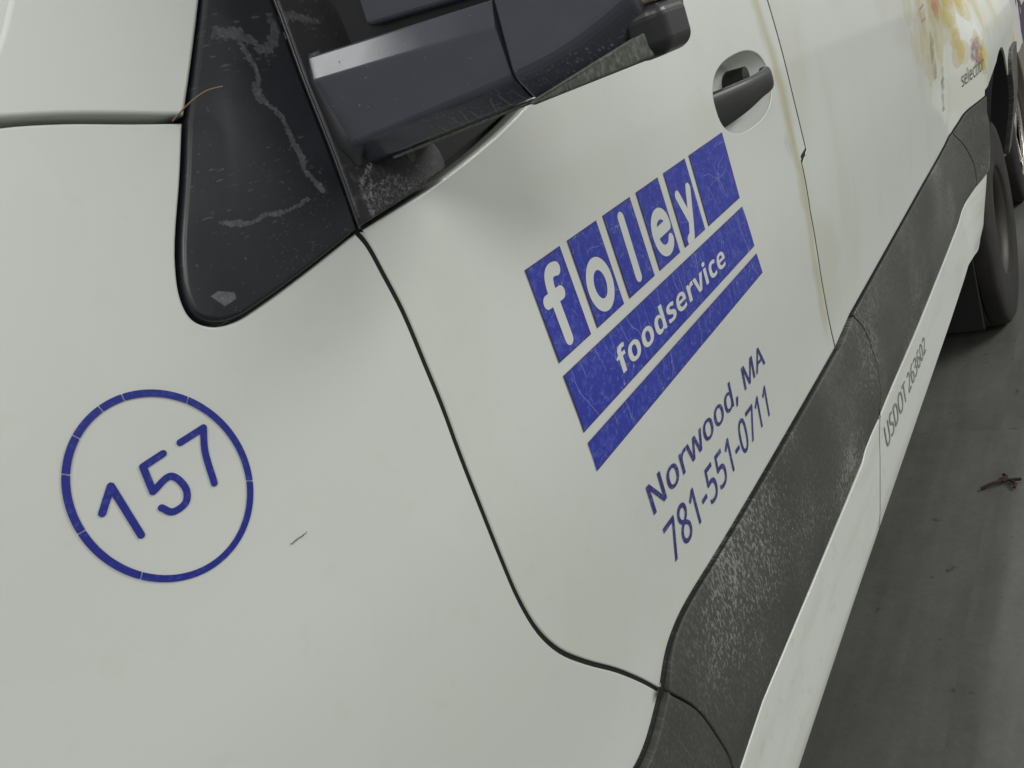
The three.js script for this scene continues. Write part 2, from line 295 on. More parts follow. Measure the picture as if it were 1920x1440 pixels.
panel('sill', [...sillSeam, [1.06, 0.496], [1.388, 0.49], [1.79, 0.485], [2.1, 0.485], ...curve([[2.207, 0.488], [2.33, 0.476], [2.42, 0.468], [2.47, 0.5], [2.46, 0.6], [2.447, 0.72]], 4), ...curve([[2.447, 0.72], [2.4, 0.71], [2.345, 0.7]], 3), ...sillTopRear.slice().reverse()], sillPaint, van, { f: sillF, box: sillBox, gap: 0.0004, r: 0.0022, depth: 0.05 });

ribbon('gap_shade', seam, 0.009, -0.0016, gapShade, van); ribbon('gap_shade', tidyOpen(doorRear), 0.009, -0.0007, gapShade, van);  // dark strips stand in for the shade inside the door gaps
ribbon('moulding_shade', [[0.004, 0.864], ...cladTopDoor], 0.004, 0.0035, gapShade, van); ribbon('moulding_shade', [...rearTop.slice(0), ...rearTop2.slice(1)], 0.006, 0.0035, gapShade, van); ribbon('moulding_shade', [...cladFrontTop], 0.004, 0.0035, gapShade, van); ribbon('moulding_shade', [...seamLow], 0.006, 0.006, gapShade, van); ribbon('moulding_shade', splitA, 0.006, 0.005, gapShade, van);  // dark lines painted in for the shadow gap along the mouldings
ribbon('gap_shade', [[0.002, 0.88], [0.012, 0.87], [0.024, 0.853]], 0.01, 0.0046, gapShade, van); ribbon('sill_joint', tidyOpen(sillSeam), 0.0024, 0.0043, gapShade, van); ribbon('gap_shade', [[0.731, 1.2335], [0.74, 1.2352], [0.752, 1.237]], 0.008, 0.0006, gapShade, van);  // further strips of painted gap shade, and the dark sill joint
// rear side panel with its wheel arch
const WX = 2.9, WR = 0.4, rearArch = [];
for (let i = 0; i <= 30; i++) { const t = lerp(0.80, 0.02, i / 30) * Math.PI; rearArch.push([2.915 + 0.49 * Math.cos(t) * 0.95, 0.5 + 0.52 * Math.sin(t)]); }
const sideBox = [0.7, 0.4, 2.9, 1.3];
const sideTex = paintTexture(1600, 720, sideBox, (x, y, c) => { const g = ss(0.48, 0.7, fbm(x * 3, y * 5 + 9, 4)) * 0.14 + ss(0.5, 0.8, fbm(x * 14, y * 5, 4)) * 0.08; return [lerp(c[0], 168, g), lerp(c[1], 160, g), lerp(c[2], 128, g)]; });
panel('side_panel', [...doorRear.slice().reverse(), [0.783, 0.891], [0.896, 0.902], ...rearTop, ...rearTop2, [2.458, 0.97], ...rearArch.filter((p) => p[1] > 0.985 || p[0] > 2.9), [3.5, 0.52], [3.5, 1.68], [0.77, 1.68]], paint(sideTex), van, { box: sideBox, gap: 0.0026, r: 0.0012, depth: 0.012, max: 0.055 });
const rearClad = [2.9, 0.4, 0.7, 0.6];
panel('rear_moulding', [[3.5, 0.53], [3.5, 0.96], [3.3, 0.965], [3.24, 0.93], ...rearArch.filter((p) => p[0] > 3.2 && p[1] < 0.9), [3.39, 0.53]], cladMat(rearClad, 400, 340), van, { f: (x, y) => flank(x, y) + 0.014, box: rearClad, r: 0.005, depth: 0.05 });

// sheet metal behind the gaps, cab and cargo body above
const under = (name, x0, x1, y0, y1, z0, z1, mat) => { const g = new THREE.BoxGeometry(x1 - x0, y1 - y0, z1 - z0); g.translate((x0 + x1) / 2, (y0 + y1) / 2, (z0 + z1) / 2); return mesh(name, g, mat, van); };
under('inner_body', -0.15, 2.38, 0.53, 1.62, -1.9, -0.078, innerMetal);
under('inner_body', 3.42, 3.49, 0.5, 1.62, -1.9, -0.09, innerMetal);
under('inner_body', 2.38, 3.42, 1.02, 1.62, -1.9, -0.078, innerMetal);
under('wheel_well', 2.38, 3.42, 0.45, 1.02, -1.9, -0.5, blackPlastic);
under('inner_body', -0.8, -0.15, 0.9, 1.02, -1.9, -0.24, innerMetal);
under('floor_pan', 0.0, 2.38, 0.47, 0.53, -1.9, -0.085, innerMetal);
panel('dark_window_strip', [[-0.13, 1.428], [-0.045, 1.436], [0.087, 1.4595], [0.25, 1.513], [0.45, 1.557], [0.45, 1.59], [0.24, 1.55], [0.08, 1.505], [-0.05, 1.482], [-0.12, 1.47]], blackPlastic, van, { f: (x, y) => flank(x, y) - 0.007, r: 0.002, gap: 0.0002, max: 0.03 });  // matte dark strip added to imitate a dark reflection in the window
panel('door_window', [[-0.14, 1.43], [-0.045, 1.438], [0.087, 1.462], [0.25, 1.515], [0.45, 1.56], [0.76, 1.565], [0.76, 2.1], [0.42, 2.1]], glass, van, { f: (x, y) => flank(x, Math.min(y, 1.6)) - 0.012 - 0.25 * Math.max(0, y - 1.6), r: 0.002, max: 0.1 });
{
  const upper = (x, y) => flank(2, 1.68) - 0.06 * (y - 1.68);
  panel('upper_side', [[0.77, 1.682], [3.5, 1.682], [3.5, 2.42], [0.77, 2.42]], whitePaint, van, { f: upper, max: 0.3 });
  const roof = new RoundedBoxGeometry(3.1, 0.14, 1.86, 4, 0.06); roof.translate(1.95, 2.43, -1.0); mesh('roof', roof, whitePaint, van);
  const ws = new THREE.PlaneGeometry(1, 1.7); ws.rotateY(-Math.PI / 2); ws.rotateZ(-0.78); ws.scale(1, 1, 1); ws.translate(0.16, 2.05, -1.0); mesh('windscreen', ws, glass, van);
  under('far_side', -0.2, 3.5, 0.6, 2.4, -1.99, -1.92, whitePaint);
  under('rear_door', 3.455, 3.5, 0.6, 2.4, -1.9, -0.1, whitePaint);
  const bump = new RoundedBoxGeometry(0.14, 0.3, 1.86, 3, 0.04); bump.translate(3.53, 0.62, -0.99); mesh('rear_bumper', bump, cladMat([0, 0, 1, 1], 64, 64), van);
  const nose = new RoundedBoxGeometry(0.3, 0.75, 1.7, 4, 0.1); nose.translate(-0.95, 0.68, -1.0); mesh('front_bumper', nose, blackPlastic, van);
}
{
  const pos = [], idx = [], ring = [[2.452, 0.48], ...Array.from({ length: 41 }, (_, i) => { const t = Math.PI * (1 - i / 40); return [2.915 + 0.461 * Math.cos(t), 0.5 + 0.514 * Math.sin(t)]; }), [3.376, 0.48]];
  ring.forEach(([x, y]) => pos.push(x, y, flank(x, y) - 0.004, x, y, -0.5));
  for (let i = 0; i + 1 < ring.length; i++) idx.push(2 * i, 2 * i + 1, 2 * i + 2, 2 * i + 1, 2 * i + 3, 2 * i + 2);
  const g = new THREE.BufferGeometry(); g.setAttribute('position', new THREE.Float32BufferAttribute(pos, 3)); g.setIndex(idx); g.computeVertexNormals(); mesh('arch_liner', g, blackPlastic, van);
}
{ const g = new RoundedBoxGeometry(0.012, 0.37, 0.42, 2, 0.005); g.translate(2.475, 0.325, -0.275); mesh('added_dark_flap', g, new THREE.MeshStandardMaterial({ color: 0x151515, roughness: 0.85 }), van); }  // dark sheet added to imitate the deep shade ahead of the wheel
// tail lamp at the rear corner
{
  const t = new THREE.MeshPhysicalMaterial({ color: 0x2a0d1a, roughness: 0.12, clearcoat: 1, clearcoatRoughness: 0.05 });
  const g = new RoundedBoxGeometry(0.05, 0.55, 0.11, 3, 0.02); g.translate(3.522, 1.33, -0.035); mesh('tail_lamp', g, t, van);
}

// ---------- wheels ----------
const rubberTex = texture(256, 256, (u, v) => { const k = 25 + (fbm(u * 30, v * 30, 4) - 0.5) * 26 + (vnoise(u * 256, v * 256) - 0.5) * 8; return [k + 2, k, k - 3]; });
const rubber = new THREE.MeshStandardMaterial({ map: rubberTex, roughness: 0.85 });
const steel = new THREE.MeshStandardMaterial({ color: 0x3e3a35, roughness: 0.55, metalness: 0.4 });
const hub = new THREE.MeshStandardMaterial({ color: 0x4a4640, roughness: 0.55, metalness: 0.5 });
function tyreGeo(R, w, rim) {
  const P = [[rim, -w * 0.42], [rim + 0.012, -w * 0.47], [R * 0.8, -w * 0.5], [R * 0.93, -w * 0.47], [R * 0.985, -w * 0.4]];
  for (const [a, b] of [[-0.4, -0.2], [-0.17, 0.17], [0.2, 0.4]]) P.push([R * (Math.abs(a) > 0.3 ? 0.985 : 1), w * a], [R * (Math.abs(b) > 0.3 ? 0.985 : 1), w * b], ...(b < 0.4 ? [[R - 0.012, w * (b + 0.005)], [R - 0.012, w * (b + 0.025)]] : []));
  P.push([R * 0.93, w * 0.47], [R * 0.8, w * 0.5], [rim + 0.03, w * 0.485], [rim + 0.024, w * 0.465], [rim + 0.012, w * 0.47], [rim, w * 0.42]);
  const g = new THREE.LatheGeometry(P.map(([x, y]) => new THREE.Vector2(x, y)), 72); g.rotateX(Math.PI / 2); return g;
}
function rimGeo(rim, w, dish) {
  const P = [[rim + 0.008, w * 0.46], [rim + 0.008, w * 0.43], [rim - 0.012, w * 0.40], [rim - 0.02, w * 0.3], [rim - 0.03, w * 0.05 - dish], [rim * 0.62, -dish - 0.01], [rim * 0.5, -dish + 0.02], [rim * 0.34, -dish + 0.03], [0.001, -dish + 0.03]];
  const g = new THREE.LatheGeometry(P.map(([x, y]) => new THREE.Vector2(x, y)), 56); g.rotateX(Math.PI / 2); return g;
}
function wheel(name, x, z, R, w, parent, dish) {
  const g = group(name, parent, [x, R, z]), rim = 0.205;
  mesh('tyre', tyreGeo(R, w, rim), rubber, g); mesh('rim', rimGeo(rim, w, dish), steel, g);
  const nuts = []; for (let k = 0; k < 6; k++) { const n = new THREE.CylinderGeometry(0.014, 0.014, 0.03, 6); n.rotateX(Math.PI / 2); n.translate(0.085 * Math.cos(k * Math.PI / 3), 0.085 * Math.sin(k * Math.PI / 3), -dish + 0.04); nuts.push(n); }
  const cap = new THREE.CylinderGeometry(0.045, 0.055, 0.08, 24); cap.rotateX(Math.PI / 2); cap.translate(0, 0, -dish + 0.06); nuts.push(cap);
  mesh('hub', mergeGeometries(nuts), hub, g); return g;
}
wheel('rear_wheel', WX, -0.11, WR, 0.215, van, 0.05);
wheel('rear_wheel', WX, -0.36, WR, 0.215, van, 0.0);
wheel('front_wheel', -0.42, -0.24, WR, 0.23, van, 0.0);

// ---------- blue vinyl decals on fender and door ----------
const crackle = (x, y) => {                           // shrinking vinyl: paler mottling and fine pale cracks
  const m = fbm(x * 260, y * 260, 4), big = fbm(x * 30 + 3, y * 30, 3), c1 = Math.abs(fbm(x * 55 + 8, y * 55, 3) - 0.5), c2 = Math.abs(fbm(x * 120 - 4, y * 90 + 7, 2) - 0.5);
  return { m, big, crack: (1 - ss(0.0, 0.007, c1)) * ss(0.4, 0.52, big) + (1 - ss(0, 0.01, c2)) * 0.35 };
};
const vinylBlue = (x, y) => {
  const { m, big, crack } = crackle(x, y), k = ss(0.5, 0.75, m) * 0.42 + (big - 0.5) * 0.22;
  let c = [lerp(40, 100, k), lerp(52, 114, k), lerp(158, 195, k)];
  return c.map((v, i) => lerp(v, [190, 192, 205][i], Math.min(1, crack) * 0.7));
};
const vinylLook = { roughness: 0.5, clearcoat: 0.15, clearcoatRoughness: 0.4 };
{
  const B = [-0.005, 1.14, 0.5, 0.205], W = 1800, H = Math.round(W * B[3] / B[2]), c = canvas(W, H), x = c.getContext('2d'), S = W / B[2];
  const X = (v) => (v - B[0]) * S, Y = (v) => (B[1] + B[3] - v) * S;
  x.fillStyle = '#000'; x.fillRect(0, 0, W, H);
  x.strokeStyle = '#0f0'; x.lineJoin = 'round';       // splits in the shrunken film
  const split = (a, b, dir, len, w) => { x.lineWidth = w; x.beginPath(); x.moveTo(X(a), Y(b)); for (let k = 0; k < len; k++) { dir += (rnd() - 0.5) * 0.5; a += Math.cos(dir) * 0.0022; b += Math.sin(dir) * 0.0022; x.lineTo(X(a), Y(b)); } x.stroke(); };
  for (let k = 0; k < 26; k++) split(0.01 + k * 0.018 + rnd() * 0.012, 1.246, -1.57, 6 + rnd() * 24, 1.5 + rnd() * 2.5);
  for (let k = 0; k < 20; k++) split(0.01 + rnd() * 0.46, 1.178, -1.57, 4 + rnd() * 12, 1.5 + rnd() * 2);
  for (let k = 0; k < 46; k++) split(rnd() * 0.46, 1.255 + rnd() * 0.085, rnd() * 6.28, 4 + rnd() * 10, 1 + rnd() * 1.5);
  for (let k = 0; k < 7; k++) split(0.415, 1.295, k * 0.9, 8 + rnd() * 12, 2 + rnd() * 2);
  x.strokeStyle = x.fillStyle = '#fff'; x.lineCap = 'round'; x.lineJoin = 'round'; x.lineWidth = 0.0122 * S;
  const line = (...p) => { x.beginPath(); p.forEach(([a, b], i) => (i ? x.lineTo(X(a), Y(b)) : x.moveTo(X(a), Y(b)))); x.stroke(); };
  x.beginPath(); x.moveTo(X(0.043), Y(1.325)); x.bezierCurveTo(X(0.03), Y(1.329), X(0.0265), Y(1.322), X(0.0262), Y(1.31)); x.lineTo(X(0.0265), Y(1.267)); x.stroke(); line([0.0155, 1.305], [0.038, 1.305]);
  x.beginPath(); x.ellipse(X(0.0995), Y(1.287), 0.0165 * S, 0.0195 * S, 0, 0, 7); x.stroke();
  line([0.1705, 1.327], [0.1685, 1.2675]);
  x.beginPath(); x.moveTo(X(0.2265), Y(1.2895)); x.lineTo(X(0.2585), Y(1.2905)); x.bezierCurveTo(X(0.259), Y(1.3125), X(0.2255), Y(1.3125), X(0.2255), Y(1.2885)); x.bezierCurveTo(X(0.2255), Y(1.263), X(0.2515), Y(1.264), X(0.2565), Y(1.275)); x.stroke();
  line([0.299, 1.309], [0.3125, 1.278]); line([0.329, 1.309], [0.313, 1.274], [0.3055, 1.2605], [0.298, 1.2585]);
  // crossing line of cell joints is bare paint; the bar's name in bold
  x.save(); x.translate(X(0.083), Y(1.2005)); x.font = `bold ${Math.round(0.0345 * S)}px sans-serif`; const tw = x.measureText('foodservice').width; x.scale((0.292 * S) / tw, 1); x.fillText('foodservice', 0, 0); x.restore();
  const px = x.getImageData(0, 0, W, H).data;
  const cells = [[0.002, 0.059], [0.072, 0.127], [0.14, 0.199], [0.213, 0.267], [0.282, 0.342], [0.354, 0.463]];
  const lit = (X0, Y0) => px[(Math.min(H - 1, Math.max(0, Y0)) * W + Math.min(W - 1, Math.max(0, X0))) * 4] > 128;
  const tex = texture(W, H, (u, v) => {
    const xx = B[0] + u * B[2], yy = B[1] + v * B[3], i = (Math.min(H - 1, Math.floor((1 - v) * H)) * W + Math.min(W - 1, Math.floor(u * W))) * 4, a = px[i] / 255, b = vinylBlue(xx, yy);
    const fl = Math.max(fbm(xx * 300, yy * 300, 3) > 0.8 ? 0.6 : 0, px[i + 1] / 255 * 0.75), w = [WHITE[0] - 2, WHITE[1] - 2, WHITE[2]];
    // dirt caught along the cut edges of the film
    const row = yy > 1.25 ? [1.3395, 1.2555] : yy > 1.182 ? [1.244, 1.188] : [1.177, 1.147], cl = yy > 1.25 ? cells.find((q) => xx > q[0] - 0.004 && xx < q[1] + 0.004) ?? [0, 1] : [0.001, lerp(0.483, 0.463, (yy - 1.147) / 0.1)];
    const e = Math.min(xx - cl[0] - 0.0006, cl[1] - xx, row[0] - yy, yy - row[1]), j = fbm(xx * 500, yy * 500, 2), i0 = Math.floor(u * W), j0 = Math.floor((1 - v) * H), nb = a < 0.5 && (lit(i0 + 4, j0) || lit(i0 + 2, j0 - 3) || lit(i0 - 2, j0 + 2)) ? 0.55 : 0, dirt = Math.max(nb, 1 - ss(0.0002, 0.0013, e)) * (0.35 + 0.9 * j);
    return b.map((q, k) => lerp(lerp(lerp(q, w[k], fl * 0.6), [38, 38, 44][k], Math.min(0.85, dirt)), w[k], a));
  });
  const blue = new THREE.MeshPhysicalMaterial({ map: tex, ...vinylLook });
  const cell = (x0, x1, x2, x3, y0, y1, l) => { const m = mesh('logo_decal', decalGeo([[x0, y0], [x1, y0], [x2, y1], [x3, y1]], 24, 6, B), blue, door); m.userData.label = l; };
  [[0.002, 0.059], [0.072, 0.127], [0.14, 0.199], [0.213, 0.267], [0.282, 0.342], [0.354, 0.463]].forEach(([a, b], i) => cell(a, b, a - 0.001, b, 1.3395, 1.2555, 'blue vinyl square' + (i < 5 ? ' with pale letter ' + 'foley'[i] : ' without a letter')));
  cell(0.0, 0.4635, 0.001, 0.4715, 1.244, 1.188, 'blue vinyl bar reading foodservice');
  cell(0.002, 0.473, 0.003, 0.482, 1.177, 1.147, 'thin blue vinyl bar');
}
function printDecal(name, corners, W, H, draw, tint, parent, label, nu = 24, off) {
  const c = canvas(W, H), x = c.getContext('2d'); x.clearRect(0, 0, W, H); x.fillStyle = x.strokeStyle = '#fff'; x.lineCap = x.lineJoin = 'round'; draw(x, W, H);
  const px = x.getImageData(0, 0, W, H).data;
  const tex = texture(W, H, (u, v) => { const i = (Math.min(H - 1, Math.floor((1 - v) * H)) * W + Math.min(W - 1, Math.floor(u * W))) * 4; return [...tint(u, v, px.subarray(i, i + 4)), px[i + 3]]; });
  const m = mesh(name, decalGeo(corners, nu, 8, null, off), new THREE.MeshPhysicalMaterial({ map: tex, transparent: true, ...vinylLook }), parent); m.userData.label = label; m.castShadow = false; return m;
}
const inkBlue = (u, v) => { const k = ss(0.45, 0.8, fbm(u * 90, v * 30, 3)); return [lerp(46, 96, k), lerp(50, 100, k), lerp(118, 150, k)]; };
const textLine = (s, font) => (x, W, H) => { x.font = font; x.textBaseline = 'alphabetic'; const m = x.measureText(s), a = m.actualBoundingBoxAscent, d = 0; x.save(); x.scale(W / (m.actualBoundingBoxRight + m.actualBoundingBoxLeft), H / (a + d)); x.fillText(s, m.actualBoundingBoxLeft, a); x.restore(); };
printDecal('city_lettering', [[0.068, 1.0935], [0.44, 1.0755], [0.076, 1.031], [0.445, 1.021]], 1500, 250, (x, W, H) => { x.font = '200px sans-serif'; const m = x.measureText('Norwood, MA'); x.save(); x.scale(W / m.width, 1); x.fillText('Norwood, MA', 0, H * 0.8 - 4); x.lineWidth = 3; x.strokeText('Norwood, MA', 0, H * 0.8 - 4); x.restore(); }, inkBlue, door, 'blue lettering Norwood, MA');
printDecal('phone_lettering', [[0.088, 1.0215], [0.443, 1.0075], [0.095, 0.9655], [0.447, 0.9555]], 1500, 210, (x, W, H) => { x.font = '270px sans-serif'; const m = x.measureText('781-551-0711'); x.save(); x.scale(W / m.width, 1); x.fillText('781-551-0711', 0, H - 6); x.lineWidth = 3; x.strokeText('781-551-0711', 0, H - 6); x.restore(); }, inkBlue, door, 'blue lettering 781-551-0711');
{
  const B = [-0.38, 1.29, 0.118, 0.122], W = 1180, H = 1220, S = 10000;
  const fender = van.getObjectByName('front_fender');
  printDecal('fleet_number_decal', [[B[0], B[1] + B[3]], [B[0] + B[2], B[1] + B[3]], [B[0], B[1]], [B[0] + B[2], B[1]]], W, H, (x) => {
    const X = (v) => (v - B[0]) * S, Y = (v) => (B[1] + B[3] - v) * S;
    x.lineWidth = 0.0037 * S;
    x.save(); x.translate(X(-0.3216), Y(1.3497)); x.rotate(-0.0866); x.beginPath(); x.ellipse(0, 0, 0.0425 * S, 0.0509 * S, 0, 0, 7); x.restore(); x.stroke();
    x.lineWidth = 0.0037 * S;
    const sm = (pts) => { x.beginPath(); new THREE.CatmullRomCurve3(pts.map(([a, b]) => new THREE.Vector3(a, b, 0)), false, 'centripetal').getPoints(40).forEach((p, i) => (i ? x.lineTo(X(p.x), Y(p.y)) : x.moveTo(X(p.x), Y(p.y)))); x.stroke(); };
    const ln = (pts) => { x.beginPath(); pts.forEach(([a, b], i) => (i ? x.lineTo(X(a), Y(b)) : x.moveTo(X(a), Y(b)))); x.stroke(); };
    ln([[-0.3525, 1.3545], [-0.343, 1.3642], [-0.3431, 1.3344]]);
    ln([[-0.3146, 1.3653], [-0.326, 1.3646], [-0.328, 1.3508]]); sm([[-0.328, 1.3508], [-0.3169, 1.3529], [-0.3137, 1.343], [-0.3172, 1.3365], [-0.3251, 1.3361], [-0.3285, 1.341]]);
    ln([[-0.3046, 1.3658], [-0.2905, 1.3664]]); sm([[-0.2905, 1.3664], [-0.2958, 1.355], [-0.2998, 1.3371]]);
    x.globalCompositeOperation = 'destination-out'; x.lineWidth = 0.0005 * S;   // cracks right through the ring
    for (const [a, b] of [[-0.3171, 1.4006], [-0.3286, 1.4], [-0.344, 1.3929], [-0.3558, 1.3793], [-0.3639, 1.3516], [-0.3537, 1.315], [-0.2836, 1.3277], [-0.2899, 1.3843]]) { const dx = a + 0.3215, dy = b - 1.35, l = Math.hypot(dx, dy) / 0.004; ln([[a - dx / l, b - dy / l], [a + dx / l, b + dy / l]]); }
  }, (u, v) => { const k = ss(0.55, 0.85, fbm(u * 70, v * 70, 3)) * 0.5; return [lerp(32, 90, k), lerp(42, 96, k), lerp(136, 168, k)]; }, fender, 'blue ring with number 157', 24);
  printDecal('paint_chip', [[-0.281, 1.2845], [-0.266, 1.2845], [-0.281, 1.278], [-0.266, 1.278]], 150, 65, (x) => { for (let k = 0; k < 26; k++) { const t = k / 26; x.globalAlpha = 0.5 + 0.5 * rnd(); x.beginPath(); x.ellipse(14 + t * 120, 34 + (rnd() - 0.5) * 9, 3 + rnd() * 5, 1 + rnd() * 2.4, -0.2, 0, 7); x.fill(); } }, () => [28, 27, 26], fender, 'short dark scrape', 4);
}
{
  const sill = van.children.filter((o) => o.name === 'sill')[1], side = van.getObjectByName('side_panel');
  printDecal('registration_lettering', [[0.935, 0.64], [1.42, 0.618], [0.925, 0.592], [1.41, 0.578]], 1400, 170, (x, W, H) => { x.font = '215px sans-serif'; const m = x.measureText('USDOT 263602'); x.save(); x.scale(W / m.width, 1); x.fillText('USDOT 263602', 0, H - 6); x.restore(); }, () => [128, 128, 124], sill, 'dark lettering USDOT and number', 24, 0.0055);
  printDecal('food_graphic', [[1.66, 1.5], [3.2, 1.5], [1.66, 1.0], [3.2, 1.0]], 1540, 500, (x, W, H) => {
    const blob = (cx, cy, rx, ry, col, a) => { for (let k = 0; k < 26; k++) { x.globalAlpha = a * (0.3 + 0.7 * rnd()); x.fillStyle = col; x.beginPath(); const t = rnd() * 6.28, q = Math.sqrt(rnd()); x.ellipse(cx + Math.cos(t) * rx * q, cy + Math.sin(t) * ry * q, rx * (0.15 + 0.25 * rnd()), ry * (0.15 + 0.3 * rnd()), rnd() * 3, 0, 7); x.fill(); } };
    blob(330, 180, 300, 170, '#c8bc80', 0.2); blob(560, 140, 200, 150, '#d0bd5c', 0.24); blob(700, 260, 130, 130, '#cdb648', 0.24); blob(480, 205, 55, 40, '#b4566a', 0.3); blob(520, 110, 70, 80, '#c48a94', 0.22); blob(790, 410, 40, 60, '#d0bd4a', 0.3); blob(760, 400, 40, 40, '#8d5a78', 0.3);
    blob(330, 330, 35, 60, '#a08f66', 0.3); blob(470, 440, 22, 60, '#8f8a78', 0.35); blob(1150, 200, 300, 170, '#d4c05a', 0.14);
    x.globalAlpha = 0.75; x.strokeStyle = '#6d5f52'; x.lineWidth = 3; x.beginPath(); x.moveTo(232, 195); x.lineTo(262, 262); x.moveTo(232, 195); x.lineTo(300, 190); x.moveTo(245, 225); x.lineTo(290, 222); x.stroke();
    x.fillStyle = '#3c3a38'; x.globalAlpha = 0.85; x.font = '58px sans-serif'; x.save(); x.translate(655, 478); x.rotate(-0.12); x.scale(0.6, 1); x.fillText('selection', 0, 0); x.restore();
  }, (u, v, p) => [p[0], p[1], p[2]], side, 'faded yellow and pink food picture with lettering', 60, 0.002);
}

// ---------- door handle ----------
{
  const cupPos = [], cupIdx = [], rings = [[1, 0.002], [0.97, 0.008], [0.9, 0.018], [0.78, 0.027], [0.55, 0.033], [0.25, 0.036], [0.01, 0.037]], n = handleHole.length;
  rings.forEach(([s, d]) => handleHole.forEach(([x, y]) => { const X = 0.574 + (x - 0.574) * s * 0.996, Y = 1.368 + (y - 1.368) * s * 0.996; cupPos.push(X, Y, flank(x, y) - d); }));
  for (let r = 0; r + 1 < rings.length; r++) for (let i = 0; i < n; i++) { const j = (i + 1) % n, a = r * n + i, b = r * n + j; cupIdx.push(a, b, b + n, a, b + n, a + n); }
  const g = new THREE.BufferGeometry(); g.setAttribute('position', new THREE.Float32BufferAttribute(cupPos, 3)); g.setIndex(cupIdx); g.computeVertexNormals();
  mesh('handle_recess', g, whitePaint, door);
  const gripMat = new THREE.MeshPhysicalMaterial({ color: 0x121212, roughness: 0.5, clearcoat: 0.15, clearcoatRoughness: 0.25 });
  // grip: hinged deep at the front of the recess, bowing out and ending free over its rear rim
  const path = new THREE.CatmullRomCurve3([[0.466, 1.362, -0.016], [0.5, 1.363, -0.004], [0.545, 1.365, 0.009], [0.582, 1.367, 0.0135], [0.615, 1.368, 0.0145], [0.638, 1.369, 0.01], [0.646, 1.369, 0.001]].map((p) => new THREE.Vector3(...p)));
  const N = 40, M = 20, pos = [], idx = [];
  for (let i = 0; i <= N; i++) {
    const t = i / N, p = path.getPoint(t), d = path.getTangent(t), up = new THREE.Vector3(0, 1, 0), side = new THREE.Vector3().crossVectors(d, up).normalize(), hw = lerp(0.024, 0.0155, ss(0, 0.6, t)) * Math.min(1, Math.sqrt((1 - t) * 14 + 0.02)), th = 0.0075 * Math.min(1, Math.sqrt((1 - t) * 14 + 0.02));
    for (let k = 0; k < M; k++) { const a = (k / M) * Math.PI * 2, c = Math.cos(a), s = Math.sin(a), q = p.clone().addScaledVector(up, hw * Math.sign(c) * Math.abs(c) ** 0.7).addScaledVector(side, th * Math.sign(s) * Math.abs(s) ** 0.7); pos.push(q.x, q.y, q.z); }
  }
  for (let i = 0; i < N; i++) for (let k = 0; k < M; k++) { const a = i * M + k, b = i * M + (k + 1) % M; idx.push(a, b, b + M, a, b + M, a + M); }
  const gg = new THREE.BufferGeometry(); gg.setAttribute('position', new THREE.Float32BufferAttribute(pos, 3)); gg.setIndex(idx); gg.computeVertexNormals();
  mesh('handle_grip', gg, gripMat, door);
  const lock = new THREE.CylinderGeometry(0.014, 0.016, 0.03, 24); lock.rotateX(Math.PI / 2); lock.translate(0.612, 1.381, -0.022); mesh('lock_barrel', lock, gripMat, door);
}

// ---------- black corner trim with dried water marks ----------
const trimBox = [-0.28, 1.4, 0.26, 0.36];
const stroke = (x, S, B, pts, w, jit, a) => {
  const c = new THREE.CatmullRomCurve3(pts.map(([p, q]) => new THREE.Vector3(p, q, 0)), false, 'centripetal'), n = Math.ceil(c.getLength() * 2600);
  x.save(); x.globalAlpha = 1;
  for (let i = 0; i <= n; i++) { const p = c.getPoint(i / n), ww = w * (0.35 + 0.9 * vnoise(i * 0.07, w * 9000)), l = Math.round(255 * Math.min(1, a * (0.75 + 0.5 * rnd()))); x.fillStyle = `rgb(${l},${l},${l})`; x.beginPath(); x.ellipse((p.x + (rnd() - 0.5) * jit - B[0]) * S, (B[1] + B[3] - p.y + (rnd() - 0.5) * jit) * S, ww * S * (0.5 + rnd()), ww * S * (0.3 + 0.5 * rnd()), rnd() * 3, 0, 7); x.fill(); }
  x.restore();
};
const specks = (x, S, B, x0, x1, y0, y1, n, r, a, flat = 1) => { for (let i = 0; i < n; i++) { x.globalAlpha = a * (0.3 + 0.7 * rnd()); x.beginPath(); x.ellipse((lerp(x0, x1, rnd()) - B[0]) * S, (B[1] + B[3] - lerp(y0, y1, rnd())) * S, r * S * (0.3 + rnd()) * flat, r * S * (0.3 + rnd()), 0, 0, 7); x.fill(); } };
function grimyPlastic(B, S, draw, base, rough, extra) {
  const W = Math.round(B[2] * S), H = Math.round(B[3] * S), c = canvas(W, H), x = c.getContext('2d'); x.fillStyle = '#000'; x.fillRect(0, 0, W, H); x.fillStyle = x.strokeStyle = '#fff'; draw(x, S);
  const px = x.getImageData(0, 0, W, H).data, at = (u, v) => px[(Math.min(H - 1, Math.floor((1 - v) * H)) * W + Math.min(W - 1, Math.floor(u * W))) * 4] / 255;
  const map = texture(W, H, (u, v) => { const X = B[0] + u * B[2], Y = B[1] + v * B[3], d = at(u, v) * (0.55 + 0.6 * fbm(X * 600, Y * 600, 3)), k = (fbm(X * 40, Y * 60, 4) - 0.5) * 10 + (extra ? extra(X, Y) : 0); return base.map((b, i) => lerp(b + k, [150, 152, 152][i], Math.min(1, d))); });
  const rt = texture(W >> 1, H >> 1, (u, v) => { const k = 255 * Math.min(1, rough + at(u, v) * 0.45 + (fbm((B[0] + u * B[2]) * 50, (B[1] + v * B[3]) * 50, 3) - 0.5) * 0.12); return [k, k, k]; }, false);
  return new THREE.MeshPhysicalMaterial({ map, roughness: 1, roughnessMap: rt, clearcoat: 0.0 });
}
